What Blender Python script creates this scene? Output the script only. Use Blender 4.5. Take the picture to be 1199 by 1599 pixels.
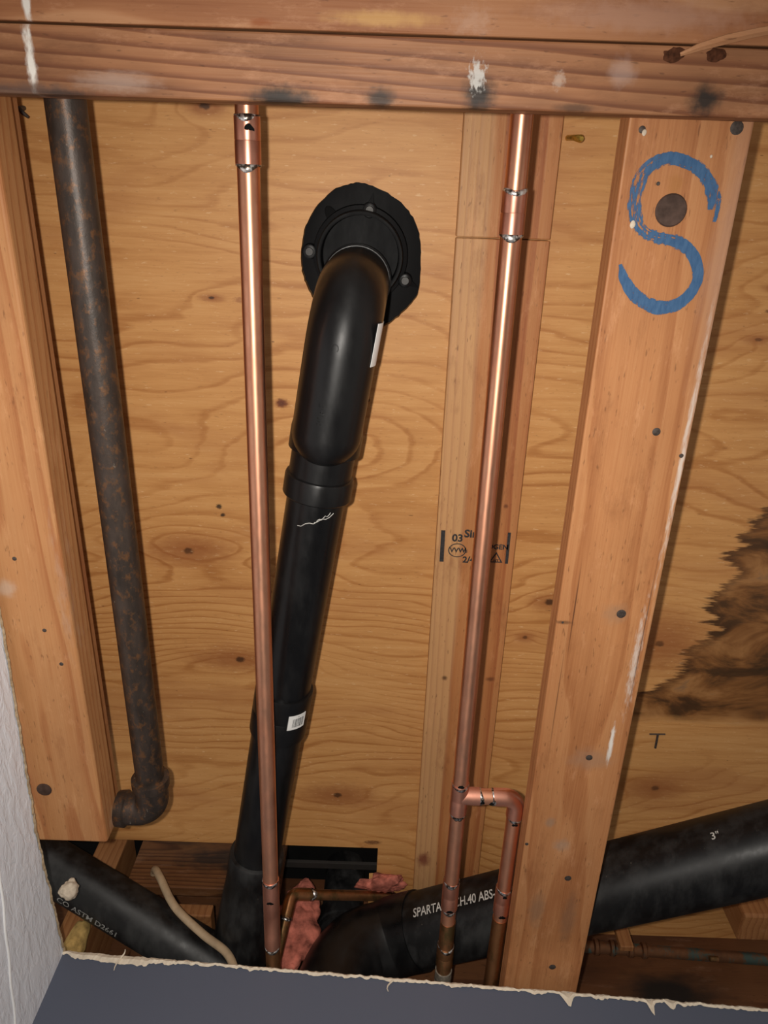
import bpy, bmesh, math, random
from mathutils import Vector, Matrix, noise as mnoise
random.seed(7)
for o in list(bpy.data.objects): bpy.data.objects.remove(o)
SC = bpy.context.scene
COL = SC.collection
H0 = 1.6                                   # height of the phone above the floor; heights below are measured from it

# ---------------------------------------------------------------- camera
PITCH = math.radians(66.6); ROLL = 0.0339
fw = Vector((0, math.cos(PITCH), math.sin(PITCH))); u0 = Vector((0, -math.sin(PITCH), math.cos(PITCH)))
cr = math.sqrt(1-ROLL*ROLL); rt = cr*Vector((1,0,0)) + ROLL*u0; up = cr*u0 - ROLL*Vector((1,0,0))
cam = bpy.data.cameras.new('camera'); camo = bpy.data.objects.new('camera', cam); COL.objects.link(camo)
cam.sensor_fit = 'VERTICAL'; cam.sensor_height = 36; cam.lens = 36*1150/1599; cam.clip_start = .02
M = Matrix((rt, up, -fw)).transposed().to_4x4(); M.translation = (0, 0, H0); camo.matrix_world = M
SC.camera = camo
# ---------------------------------------------------------------- world, flash, exposure
W = bpy.data.worlds.new('world'); SC.world = W; W.use_nodes = True
bg = W.node_tree.nodes['Background']; bg.inputs[0].default_value = (1.0, .93, .84, 1); bg.inputs[1].default_value = .44
fl = bpy.data.lights.new('phone_flash', 'SPOT'); fl.spot_size = math.radians(120); fl.spot_blend = 1; fl.energy = 56; fl.shadow_soft_size = .010; fl.color = (1, .94, .86)
flo = bpy.data.objects.new('phone_flash', fl); COL.objects.link(flo); Mf = M.copy(); Mf.translation = Vector((0,0,H0)) - rt*.047 + up*.010; flo.matrix_world = Mf @ Matrix.Rotation(math.radians(-8), 4, 'X')
SC.view_settings.view_transform = 'Standard'; SC.view_settings.look = 'None'
SC.view_settings.gamma = 1; SC.view_settings.use_curve_mapping = False
SC.view_settings.exposure = -0.05

# ---------------------------------------------------------------- node helper
class NT:
    def __init__(s, name):
        s.mat = bpy.data.materials.new(name); s.mat.use_nodes = True; s.t = s.mat.node_tree; s.t.nodes.clear()
        s.out = s.n('ShaderNodeOutputMaterial'); s.b = s.n('ShaderNodeBsdfPrincipled'); s.l(s.b.outputs[0], s.out.inputs[0])
        s.P = s.n('ShaderNodeTexCoord').outputs['Object']
    def n(s, t): return s.t.nodes.new(t)
    def l(s, a, b): s.t.links.new(a, b)
    def put(s, inp, v):
        if isinstance(v, bpy.types.NodeSocket): s.l(v, inp)
        elif v is not None:
            if isinstance(v, (tuple, list)) and inp.type == 'RGBA' and len(v) == 3: v = (*v, 1)
            inp.default_value = v
    def m(s, op, a, b=None, c=None, clamp=False):
        n = s.n('ShaderNodeMath'); n.operation = op; n.use_clamp = clamp
        for i, v in enumerate((a, b, c)): s.put(n.inputs[i], v)
        return n.outputs[0]
    def v(s, op, a, b=None):
        n = s.n('ShaderNodeVectorMath'); n.operation = op; s.put(n.inputs[0], a); s.put(n.inputs[1], b)
        return n.outputs['Value'] if op in ('LENGTH', 'DOT_PRODUCT', 'DISTANCE') else n.outputs[0]
    def sep(s, a): n = s.n('ShaderNodeSeparateXYZ'); s.put(n.inputs[0], a); return n.outputs
    def com(s, x, y, z):
        n = s.n('ShaderNodeCombineXYZ')
        for i, q in enumerate((x, y, z)): s.put(n.inputs[i], q)
        return n.outputs[0]
    def noise(s, vec, scale=1, detail=3, rough=.5, dist=0):
        n = s.n('ShaderNodeTexNoise'); s.put(n.inputs['Vector'], vec); n.inputs['Scale'].default_value = scale
        n.inputs['Detail'].default_value = detail; n.inputs['Roughness'].default_value = rough; n.inputs['Distortion'].default_value = dist
        return n.outputs['Fac']
    def ramp(s, f, stops, interp='LINEAR'):
        n = s.n('ShaderNodeValToRGB'); n.color_ramp.interpolation = interp; e = n.color_ramp.elements
        while len(e) < len(stops): e.new(.5)
        for q, (p, c) in zip(e, stops):
            q.position = p; q.color = (c, c, c, 1) if isinstance(c, (int, float)) else (*c, 1)
        s.put(n.inputs[0], f); return n.outputs[0]
    def mix(s, f, a, b, mode='MIX'):
        n = s.n('ShaderNodeMix'); n.data_type = 'RGBA'; n.blend_type = mode
        s.put(n.inputs[0], f); s.put(n.inputs[6], a); s.put(n.inputs[7], b); return n.outputs[2]
    def mr(s, v, a, b, c, d, smooth=False):
        n = s.n('ShaderNodeMapRange'); n.clamp = True
        if smooth: n.interpolation_type = 'SMOOTHSTEP'
        for i, q in enumerate((v, a, b, c, d)): s.put(n.inputs[i], q)
        return n.outputs[0]
    def mul(s, sc): return s.v('MULTIPLY', s.P, sc)
    def spot(s, c, sz, soft=.6, jag=None, jscale=60, jamt=.5):
        """1 inside an ellipse of radii sz round c, 0 outside; sz of 0 ignores that axis"""
        d = s.v('SUBTRACT', s.P, c); d = s.v('MULTIPLY', d, tuple(0 if q == 0 else 1/q for q in sz))
        r = s.v('LENGTH', d)
        if jag: r = s.m('ADD', r, s.m('MULTIPLY', s.m('SUBTRACT', s.noise(s.mul(jag), 1, 4, .6), .5), jamt*2))
        return s.mr(r, 1-soft, 1, 1, 0, True)
    def bump(s, h, strength=.2, dist=.001):
        n = s.n('ShaderNodeBump'); n.inputs['Strength'].default_value = strength; n.inputs['Distance'].default_value = dist
        s.put(n.inputs['Height'], h); s.l(n.outputs[0], s.b.inputs['Normal'])
    def done(s, col, rough=.5, metal=0, spec=.5):
        s.put(s.b.inputs['Base Color'], col); s.put(s.b.inputs['Roughness'], rough)
        s.put(s.b.inputs['Metallic'], metal); s.put(s.b.inputs['Specular IOR Level'], spec); return s.mat

def wood(name, stops, axis='y', pith=(0, .1), freq=170, warp=.006, tilt=.02, spots=(), knots=(), fibre=.35, rough=.55, seed=0., hue=None, blotch=.25):
    t = NT(name); x, y, z = t.sep(t.P)
    if axis == 'y': a, l, c = x, y, z
    elif axis == 'x': a, l, c = y, x, z
    else: a, l, c = x, z, y
    L = t.m('MULTIPLY', l, 1.3); lo = t.com(t.m('MULTIPLY', a, 9), L, t.m('ADD', t.m('MULTIPLY', c, 9), seed))
    w = t.m('SUBTRACT', t.noise(lo, 1.4, 2, .5), .5)
    da = t.m('SUBTRACT', a, t.m('ADD', pith[0], t.m('MULTIPLY', l, tilt))); dc = t.m('SUBTRACT', c, pith[1])
    r = t.m('SQRT', t.m('ADD', t.m('MULTIPLY', da, da), t.m('MULTIPLY', dc, dc)))
    ph = t.m('ADD', t.m('MULTIPLY', r, freq), t.m('MULTIPLY', w, warp*freq*2))
    for (kc, ks, amp) in knots:
        g = t.v('LENGTH', t.v('MULTIPLY', t.v('SUBTRACT', t.P, kc), tuple(0 if q == 0 else 1/q for q in ks)))
        ph = t.m('ADD', ph, t.m('MULTIPLY', t.m('POWER', 2.718, t.m('MULTIPLY', t.m('MULTIPLY', g, g), -1)), amp))
    f = t.m('FRACT', ph)
    tri = t.ramp(f, [(0, .10), (.55, .40), (.86, 1), (.95, .8), (1, .10)])
    fb = t.com(t.m('MULTIPLY', a, 420), t.m('MULTIPLY', l, 7), t.m('MULTIPLY', c, 420))
    fn = t.noise(fb, 1, 3, .6)
    val = t.m('ADD', t.m('MULTIPLY', tri, 1-fibre), t.m('MULTIPLY', fn, fibre))
    col = t.ramp(val, stops)
    bl = t.noise(t.com(t.m('MULTIPLY', a, 12), t.m('MULTIPLY', l, 3), seed), 1, 4, .6)
    col = t.mix(t.mr(bl, .3, .75, 0, blotch), col, tuple(q*.45 for q in stops[-1][1]), 'MIX')
    if hue: col = hue(t, col)
    q3 = t.com(t.m('MULTIPLY', a, 260), t.m('MULTIPLY', l, 55), t.m('MULTIPLY', c, 260))
    col = t.mix(t.mr(t.noise(q3, 1, 2, .5), .66, .74, 0, .45), col, tuple(q*.30 for q in stops[-1][1]))
    q4 = t.com(t.m('MULTIPLY', a, 34), t.m('MULTIPLY', l, 10), t.m('ADD', t.m('MULTIPLY', c, 34), seed))
    col = t.mix(t.mr(t.noise(q4, 1, 7, .75), .56, .74, 0, .38), col, tuple(min(1, q*1.25+.07) for q in stops[0][1]))
    col = t.mix(t.mr(t.noise(t.v('ADD', q4, (7.3, 2.1, 4.4)), .8, 7, .72), .55, .72, 0, .45), col, tuple(q*.8 for q in stops[-1][1]))
    for (kc, ks, amp) in knots:
        col = t.mix(t.m('MULTIPLY', t.spot(kc, tuple(q*.5 for q in ks), .7, (90, 90, 90), 1, .3), .75), col, (.05, .02, .008))
    for sp in spots:
        c0, s0, cc, st = sp[:4]; jag = sp[4] if len(sp) > 4 else (70, 70, 70)
        k = t.spot(c0, s0, sp[5] if len(sp) > 5 else .8, jag, 1, sp[6] if len(sp) > 6 else .45)
        col = t.mix(t.m('MULTIPLY', k, st), col, cc)
    t.bump(t.m('ADD', t.m('MULTIPLY', fn, .6), t.m('MULTIPLY', tri, -.4)), .25, .0012)
    return t.done(col, t.mr(fn, .2, .8, rough-.08, rough+.1), 0, .35)

def plywood(name, knots, seed, stain=False, spots=()):
    t = NT(name); x, y, z = t.sep(t.P)
    lo = t.com(t.m('ADD', t.m('MULTIPLY', x, 1.5), seed), t.m('MULTIPLY', y, 4.0), seed)
    w = t.m('SUBTRACT', t.noise(lo, 1, 2, .45), .5)
    w2 = t.m('SUBTRACT', t.noise(t.com(t.m('MULTIPLY', x, 5), t.m('MULTIPLY', y, 30), seed), 1, 3, .5), .5)
    den = t.m('MULTIPLY', t.ramp(t.mr(y, -.6, 1.65, 0, 1), [(0, 0), (.30, .26), (.36, .31), (.55, .40), (.76, .78), (1, 1)]), 62)
    ph = t.m('ADD', den, t.m('ADD', t.m('MULTIPLY', w, 15), t.m('MULTIPLY', w2, .9)))
    for (kx, ky, sx, sy, amp) in knots:
        g = t.v('LENGTH', t.v('MULTIPLY', t.v('SUBTRACT', t.P, (kx, ky, 0)), (1/sx, 1/sy, 0)))
        ph = t.m('ADD', ph, t.m('MULTIPLY', t.m('POWER', 2.718, t.m('MULTIPLY', t.m('MULTIPLY', g, g), -1)), amp))
    f = t.m('FRACT', ph)
    tri = t.ramp(f, [(0, .12), (.45, .22), (.72, .38), (.84, 1), (.92, .9), (1, .12)])
    # latewood is crisp in some streaks, washed out in others
    cr_ = t.mr(t.noise(t.com(t.m('MULTIPLY', x, 2.), t.m('MULTIPLY', y, 3.2), seed+3), 1, 2), .35, .65, .25, 1)
    tri = t.m('MULTIPLY', tri, cr_)
    fn = t.noise(t.com(t.m('MULTIPLY', x, 24), t.m('MULTIPLY', y, 420), 1), 1, 4, .7)
    fm = t.noise(t.com(t.m('MULTIPLY', x, 5), t.m('MULTIPLY', y, 90), seed), 1, 4, .6)
    val = t.m('ADD', t.m('MULTIPLY', tri, .30), t.m('ADD', t.m('MULTIPLY', fn, .30), t.m('MULTIPLY', fm, .44)))
    col = t.ramp(val, [(.15, (.68, .38, .155)), (.40, (.58, .29, .10)), (.62, (.44, .19, .056)), (.95, (.27, .095, .025))])
    for (kx, ky, sx, sy, amp) in knots:
        k = t.spot((kx, ky, 0), (sx*1.0, sy*1.0, 0), .9, (60, 160, 0), 1, .3)
        col = t.mix(t.m('MULTIPLY', k, .66), col, (.26, .075, .022))
        k = t.spot((kx, ky, 0), (min(.012, sx*.22), min(.009, sy*.3), 0), .6, (160, 160, 0), 1, .4)
        col = t.mix(t.m('MULTIPLY', k, .85), col, (.035, .014, .006))
    for (c0, s0, cc, st) in spots:
        k = t.spot(c0, s0, .6, (150, 300, 0), 1, .55); col = t.mix(t.m('MULTIPLY', k, st), col, cc)
    lf = t.noise(t.com(t.m('MULTIPLY', x, 70), t.m('MULTIPLY', y, 260), seed+5), 1, 3, .6)
    col = t.mix(t.mr(lf, .64, .74, 0, .45), col, (.80, .56, .32)); col = t.mix(t.mr(lf, .36, .26, 0, .40), col, (.24, .10, .035))
    big = t.noise(t.com(t.m('MULTIPLY', x, 3), t.m('MULTIPLY', y, 11), seed+9), 1, 4, .6)
    col = t.mix(t.mr(big, .52, .75, 0, .5), col, (.36, .135, .045))
    fl_ = t.noise(t.com(t.m('MULTIPLY', x, 60), t.m('MULTIPLY', y, 170), seed), 1, 1, .4)
    col = t.mix(t.mr(fl_, .80, .84, 0, .6), col, (.09, .03, .012))
    if stain:
        yy = t.mr(y, .40, .975, 0, 1)
        pts = [(.40, .78), (.49, .69), (.56, .645), (.60, .63), (.63, .665), (.68, .615), (.75, .638), (.80, .60), (.867, .585), (.90, .535), (.925, .50), (.96, .50), (.975, .52)]
        xb = t.ramp(yy, [((a-.40)/.575, b) for a, b in pts])
        jg = t.noise(t.com(t.m('MULTIPLY', x, 5), t.m('MULTIPLY', y, 48), 2), 1, 5, .75)
        xb = t.m('ADD', xb, t.m('MULTIPLY', t.m('SUBTRACT', jg, .5), .17))
        k = t.m('MULTIPLY', t.mr(t.m('SUBTRACT', x, xb), -.004, .010, 0, 1),
                t.mr(t.m('ADD', y, t.m('MULTIPLY', t.m('SUBTRACT', t.noise(t.mul((14, 40, 0)), 1, 3), .5), .02)), .955, .978, 1, 0))
        edge = t.mr(t.m('SUBTRACT', x, xb), .0, .035, 1, 0)
        sn = t.noise(t.com(t.m('MULTIPLY', x, 7), t.m('MULTIPLY', y, 15), 5), 1, 5, .62, .6)
        sc = t.ramp(sn, [(.30, (.010, .006, .004)), (.42, (.05, .02, .008)), (.52, (.20, .08, .024)), (.64, (.36, .17, .06)), (.76, (.10, .085, .07))])
        sc = t.mix(t.m('MULTIPLY', edge, .8), sc, (.035, .012, .006))
        col = t.mix(t.m('MULTIPLY', k, .93), col, sc)
    t.bump(t.m('ADD', t.m('MULTIPLY', fn, .5), t.m('MULTIPLY', fm, .5)), .22, .001)
    return t.done(col, .52, 0, .35)

def plain(name, col, rough=.5, metal=0, spec=.5, var=.15, scale=30, bump=0):
    t = NT(name); n = t.noise(t.P, scale, 4, .6)
    c = t.mix(t.mr(n, .3, .7, 0, 1), tuple(q*(1-var) for q in col), tuple(min(1, q*(1+var)) for q in col))
    if bump: t.bump(n, bump, .002)
    return t.done(c, t.mr(n, .3, .7, max(.02, rough-.06), rough+.06), metal, spec)

# ---------------------------------------------------------------- mesh helpers
def mesh_obj(name, verts, faces, mat, parent=None, smooth=None, uv=None):
    me = bpy.data.meshes.new(name); me.from_pydata([tuple(v) for v in verts], [], faces); me.update()
    return link(name, me, mat, parent, smooth, uv)
def link(name, me, mat, parent=None, smooth=None, uv=None):
    if smooth is not None:
        me.shade_smooth(); me.set_sharp_from_angle(angle=math.radians(smooth))
    if uv:
        l = me.uv_layers.new(name='u')
        for lp in me.loops: l.data[lp.index].uv = uv[lp.vertex_index]
    me.materials.append(mat)
    o = bpy.data.objects.new(name, me); COL.objects.link(o)
    w = Vector((0, 0, H0)); p = parent
    while p is not None: w -= p.location; p = p.parent
    o.location = w; o.parent = parent
    return o
def bm_obj(name, bm, mat, parent=None, smooth=None):
    bmesh.ops.recalc_face_normals(bm, faces=bm.faces); me = bpy.data.meshes.new(name); bm.to_mesh(me); bm.free()
    return link(name, me, mat, parent, smooth)
def tag(o, label=None, cat=None, group=None, kind=None):
    if label: o['label'] = label
    if cat: o['category'] = cat
    if group: o['group'] = group
    if kind: o['kind'] = kind
    return o
def thing(name, loc, label=None, cat=None, group=None, kind=None):
    o = bpy.data.objects.new(name, None); COL.objects.link(o); o.location = (loc[0], loc[1], loc[2]+H0); o.empty_display_size = .05
    return tag(o, label, cat, group, kind)
def box_bm(x0, x1, y0, y1, z0, z1, bev=.002, segs=2, bm=None):
    bm = bm or bmesh.new()
    r = bmesh.ops.create_cube(bm, size=1)
    for v in r['verts']: v.co = Vector(((x0+x1)/2+v.co.x*(x1-x0), (y0+y1)/2+v.co.y*(y1-y0), (z0+z1)/2+v.co.z*(z1-z0)))
    if bev:
        es = list({e for v in r['verts'] for e in v.link_edges})
        bmesh.ops.bevel(bm, geom=es, offset=bev, segments=segs, affect='EDGES', profile=.5)
    return bm
def frames(pts):
    pts = [Vector(p) for p in pts]; ts = []
    for i in range(len(pts)):
        a = pts[max(0, i-1)]; b = pts[min(len(pts)-1, i+1)]; ts.append((b-a).normalized())
    n = ts[0].orthogonal().normalized(); out = []
    for p, t in zip(pts, ts):
        n = (n - t*n.dot(t)).normalized(); out.append((p, n.copy(), t.cross(n)))
    return out
def tube(name, pts, rad, mat, parent, seg=28, smooth=40, cap=True):
    fr = frames(pts); vs = []; fs = []
    for i, (p, n, b) in enumerate(fr):
        r = rad[i] if isinstance(rad, (list, tuple)) else rad
        for k in range(seg):
            a = 2*math.pi*k/seg; vs.append(p+n*(r*math.cos(a))+b*(r*math.sin(a)))
    for i in range(len(fr)-1):
        for k in range(seg):
            k2 = (k+1) % seg; fs.append((i*seg+k, i*seg+k2, (i+1)*seg+k2, (i+1)*seg+k))
    if cap: fs.append(tuple(range(seg))[::-1]); fs.append(tuple((len(fr)-1)*seg+k for k in range(seg)))
    return mesh_obj(name, vs, fs, mat, parent, smooth)
def lerp(a, b, t): return Vector(a)+(Vector(b)-Vector(a))*t
def stepped(name, a, b, prof, mat, parent, seg=36, smooth=35):
    """solid of revolution about the line a-b; prof = [(distance from a along the line, radius)]"""
    a = Vector(a); d = (Vector(b)-a).normalized(); n = d.orthogonal().normalized(); c = d.cross(n); vs = []; fs = []
    for (s, r) in prof:
        for k in range(seg):
            t = 2*math.pi*k/seg; vs.append(a+d*s+n*(r*math.cos(t))+c*(r*math.sin(t)))
    for i in range(len(prof)-1):
        for k in range(seg): k2 = (k+1) % seg; fs.append((i*seg+k, i*seg+k2, (i+1)*seg+k2, (i+1)*seg+k))
    fs.append(tuple(range(seg))[::-1]); fs.append(tuple((len(prof)-1)*seg+k for k in range(seg)))
    return mesh_obj(name, vs, fs, mat, parent, smooth)
def arc_path(pts, bend, n=8):
    """polyline with rounded corners of radius bend"""
    P = [Vector(p) for p in pts]; out = [P[0]]
    for i in range(1, len(P)-1):
        d1 = (P[i-1]-P[i]).normalized(); d2 = (P[i+1]-P[i]).normalized(); ang = d1.angle(d2); b = bend[i-1] if isinstance(bend, (list, tuple)) else bend
        tl = b/math.tan(ang/2); A = P[i]+d1*tl; B = P[i]+d2*tl; C = P[i]+(d1+d2).normalized()*(b/math.sin(ang/2))
        for k in range(n+1):
            va = A-C; vb = B-C; th = va.angle(vb); s = k/n
            out.append(C+(va*math.sin((1-s)*th)+vb*math.sin(s*th))/math.sin(th))
    out.append(P[-1]); return out
def catmull(pts, n=8):
    P = [Vector(p) for p in pts]; P = [P[0]*2-P[1]]+P+[P[-1]*2-P[-2]]; out = []
    for i in range(1, len(P)-2):
        for k in range(n):
            t = k/n; a, b, c, d = P[i-1], P[i], P[i+1], P[i+2]
            out.append(.5*((2*b)+(c-a)*t+(2*a-5*b+4*c-d)*t*t+(3*b-a-3*c+d)*t**3))
    out.append(P[-2]); return out
def cyl_patch(name, o, d, ref, r, s0, s1, a0, a1, mat, parent, n=8, th=.0006):
    """thin curved patch on the cylinder of axis o,d; angles measured from ref"""
    o = Vector(o); d = Vector(d).normalized(); n0 = (Vector(ref)-d*Vector(ref).dot(d)).normalized(); n1 = d.cross(n0); vs = []; fs = []
    for rr in (r, r+th):
        for i in range(n+1):
            a = a0+(a1-a0)*i/n; q = n0*math.cos(a)+n1*math.sin(a)
            vs += [o+d*s0+q*rr, o+d*s1+q*rr]
    m = 2*(n+1)
    for i in range(n):
        fs += [(2*i, 2*i+2, 2*i+3, 2*i+1), (m+2*i, m+2*i+1, m+2*i+3, m+2*i+2), (2*i, m+2*i, m+2*i+2, 2*i+2), (2*i+1, 2*i+3, m+2*i+3, m+2*i+1)]
    fs += [(0, 1, m+1, m), (2*n, m+2*n, m+2*n+1, 2*n+1)]
    return mesh_obj(name, vs, fs, mat, parent, 40)
def text_mesh(s, size, bold=0):
    cu = bpy.data.curves.new('txt', 'FONT'); cu.body = s; cu.size = size; cu.resolution_u = 3; cu.offset = bold
    o = bpy.data.objects.new('txt', cu); COL.objects.link(o)
    me = bpy.data.meshes.new_from_object(o.evaluated_get(bpy.context.evaluated_depsgraph_get()))
    bpy.data.objects.remove(o); return me
def text_on_cyl(name, s, size, o, d, ref, r, s0, a0, mat, parent, flip=1, xs=1.):
    me = text_mesh(s, size, size*.012); bm = bmesh.new(); bm.from_mesh(me)
    bmesh.ops.subdivide_edges(bm, edges=[e for e in bm.edges if e.calc_length() > size*.35], cuts=2)
    o = Vector(o); d = Vector(d).normalized(); n0 = (Vector(ref)-d*Vector(ref).dot(d)).normalized(); n1 = d.cross(n0)
    for v in bm.verts:
        a = a0+flip*v.co.y/r; v.co = o+d*(s0+v.co.x*xs)+(n0*math.cos(a)+n1*math.sin(a))*(r+.0009)
    out = bpy.data.meshes.new(name); bm.to_mesh(out); bm.free(); return link(name, out, mat, parent)
def text_flat(name, s, size, at, ax, ay, mat, parent):
    me = text_mesh(s, size, size*.035)
    for v in me.vertices: v.co = Vector(at)+Vector(ax)*v.co.x+Vector(ay)*v.co.y
    return link(name, me, mat, parent)
def lump(name, c, rad, mat, parent=None, amp=.25, fr=18, seed=0, sub=4):
    bm = bmesh.new(); bmesh.ops.create_icosphere(bm, subdivisions=sub, radius=1)
    for v in bm.verts:
        p = Vector((v.co.x*rad[0], v.co.y*rad[1], v.co.z*rad[2]))
        k = 1+amp*mnoise.fractal(p*fr+Vector((seed, 0, 0)), 1.0, 2.0, 4)
        v.co = Vector(c)+p*k
    return bm_obj(name, bm, mat, parent, 60)
def disc_head(name, c, r, h, mat, parent, nrm=(0, 0, -1)):
    c = Vector(c); return stepped(name, c, c+Vector(nrm), [(-.004, r), (h*.6, r), (h, r*.8)], mat, parent, 14)
def prism(name, poly, z0, z1, mat, parent=None, hole=None):
    bm = bmesh.new(); es = []
    for loop in [poly]+([hole] if hole else []):
        vs = [bm.verts.new((p[0], p[1], z0)) for p in loop]
        es += [bm.edges.new((vs[i], vs[(i+1) % len(vs)])) for i in range(len(vs))]
    bmesh.ops.triangle_fill(bm, edges=es, use_beauty=True, use_dissolve=False)
    g = bmesh.ops.extrude_face_region(bm, geom=list(bm.faces))
    for v in [q for q in g['geom'] if isinstance(q, bmesh.types.BMVert)]: v.co.z = z1
    return bm_obj(name, bm, mat, parent)

# ---------------------------------------------------------------- materials
BLK = (.012, .010, .009); CHAR = (.02, .014, .011); WHT = (.80, .77, .72)
m_plyA = plywood('plywood_left', [(-.282, -.109, .05, .022, 2.2), (-.275, .857, .15, .042, 3.6), (-.18, .333, .02, .012, .8), (-.289, .163, .03, .010, .8), (-.36, .62, .12, .05, 2.0), (-.08, 1.2, .12, .05, -2.2)], 3.7,
                 spots=[((-.298, .528, 0), (.007, .006, 0), BLK, .9), ((-.292, .545, 0), (.006, .005, 0), BLK, .9), ((-.18, .333, 0), (.012, .010, 0), (.12, .03, .012), .9), ((-.033, .323, 0), (.004, .004, 0), (.1, .03, .01), .8),
                        ((-.24, .165, 0), (.018, .006, 0), (.3, .11, .04), .7), ((.0, 1.335, 0), (.025, .008, 0), (.12, .04, .015), .8)])
m_plyB = plywood('plywood_right', [(.544, .787, .13, .10, 4.2), (.282, .783, .03, .018, 1.2), (.32, .703, .06, .03, 1.8), (.60, 1.15, .10, .05, 1.6), (.62, .12, .05, .01, .8), (.60, .2, .04, .012, .8)], 11.3, stain=True,
                 spots=[((.62, .10, 0), (.02, .006, 0), (.12, .03, .012), .8), ((.615, .155, 0), (.02, .005, 0), (.10, .03, .012), .8), ((.70, .5, 0), (.006, .006, 0), BLK, .8)])
oS = [(.1, (.57, .280, .122)), (.45, (.50, .218, .086)), (.75, (.39, .150, .054)), (1, (.28, .098, .032))]
m_sboard = wood('fir_marked_board', oS, 'y', (.31, 1.10), 85, .012, .03, seed=2, fibre=.62, blotch=.25,
                spots=[((.397, .30, .94), (.005, .24, .03), WHT, .6, (300, 40, 30), 1, 1.), ((.388, .64, .94), (.008, .12, .03), WHT, .55, (300, 60, 30), 1, 1.), ((.376, .80, .94), (.005, .05, .02), WHT, .9, (300, 60, 30), .7, .6),
                       ((.40, .05, .94), (.03, .30, .03), (.40, .25, .18), .45, (40, 10, 30), .9, .5), ((.262, 1.0, .96), (.02, .15, .05), (.28, .13, .06), .0),
                       ((.347, .83, .94), (.05, .03, .03), (.33, .2, .13), .5), ((.30, 1.18, .94), (.02, .06, .03), (.22, .13, .08), .55), ((.36, 1.2, .94), (.02, .09, .03), (.22, .12, .07), .5),
                       ((.325, -.02, .94), (.014, .018, .02), (.36, .15, .04), .6), ((.345, .557, .94), (.028, .024, .02), (.34, .2, .12), .5), ((.27, .575, .94), (.02, .004, .02), (.12, .05, .02), .7), ((.2845, .55, .94), (.0016, .10, .02), (.07, .025, .012), .9, (60, 6, 60), .9, .3), ((.279, .72, .94), (.0013, .14, .02), (.12, .05, .02), .8, (60, 6, 60), .9, .3), ((.392, .60, .94), (.0013, .20, .02), (.10, .05, .03), .8, (60, 8, 60), .9, .3),
                       ((.30, .97, .94), (.012, .015, .02), (.26, .2, .15), .5), ((.325, 1.02, .94), (.02, .02, .02), (.30, .26, .22), .4)])
oL = [(.1, (.56, .29, .125)), (.45, (.49, .225, .088)), (.75, (.40, .155, .055)), (1, (.30, .10, .032))]
m_lboard = wood('fir_left_board', oL, 'y', (-.56, 1.06), 90, .012, .04, seed=5, fibre=.55, blotch=.25,
                spots=[((-.47, .55, .96), (.012, .2, .03), (.5, .38, .3), .5, (90, 20, 50), .9, .8), ((-.55, .55, .94), (.02, .02, .02), (.56, .46, .38), .45), ((-.463, 1.03, .98), (.012, .03, .03), (.6, .42, .3), .5)])
m_lboard2 = wood('fir_left_second', [(.1, (.50, .25, .11)), (.5, (.42, .19, .08)), (1, (.28, .10, .035))], 'y', (-.52, 1.2), 260, .004, .01, seed=8,
                 spots=[((-.484, .6, 1.03), (.02, .12, .05), (.25, .06, .03), .4)])
hS = [(.1, (.47, .225, .105)), (.4, (.38, .165, .072)), (.7, (.25, .092, .038)), (1, (.14, .047, .019))]
m_hdr = wood('header_lower', hS, 'x', (-.22, .96), 85, .010, .05, seed=11, fibre=.35, blotch=.75,
             spots=[((-.39, -.118, .9), (.0065, .05, .05), (.82, .78, .72), .95, (180, 60, 60), .8, .8), ((-.125, -.088, .9), (.052, .020, .05), CHAR, .98), ((-.018, -.092, .9), (.022, .016, .05), CHAR, .9), ((.086, -.098, .9), (.024, .030, .05), CHAR, .98),
                    ((.083, -.117, .9), (.011, .018, .05), (.55, .53, .50), .85, (260, 140, 60), .7, 1.3), ((.328, -.101, .9), (.024, .022, .05), CHAR, .97), ((-.40, -.088, .9), (.10, .012, .05), (.09, .06, .05), .7), ((-.30, -.10, .9), (.06, .014, .05), (.45, .33, .27), .5, (60, 160, 40)),
                    ((.19, -.09, .9), (.03, .007, .05), CHAR, .6), ((-.36, -.087, .9), (.04, .006, .05), CHAR, .6), ((.235, -.125, .9), (.02, .02, .05), (.5, .38, .34), .35), ((.17, -.115, .9), (.008, .012, .05), (.6, .5, .42), .4, (200, 200, 50), .7, .9)])
m_hdr2 = wood('header_upper', [(.1, (.54, .28, .14)), (.5, (.44, .20, .09)), (.8, (.34, .135, .055)), (1, (.24, .08, .03))], 'x', (-.17, .98), 70, .010, .03, seed=14, blotch=.3,
              spots=[((-.386, -.165, .9), (.006, .016, .05), WHT, .9, (140, 60, 60), .6, .6), ((-.145, -.158, .9), (.018, .005, .05), (.28, .08, .02), .9), ((-.02, -.165, .9), (.08, .010, .05), (.62, .36, .12), .6), ((.25, -.175, .9), (.15, .02, .05), (.45, .25, .17), .6), ((.075, -.165, .9), (.03, .02, .05), (.58, .42, .33), .25, (120, 120, 60), 1, .9)])
def two_tone(t, col):
    x, y, z = t.sep(t.P); e = t.m('SUBTRACT', x, t.m('ADD', .128, t.m('MULTIPLY', t.noise(t.mul((3, 2, 3)), 1, 2), .03)))
    return t.mix(t.mr(e, -.006, .006, .85, 0, True), col, t.mix(.35, col, (.74, .52, .26)))
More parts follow.
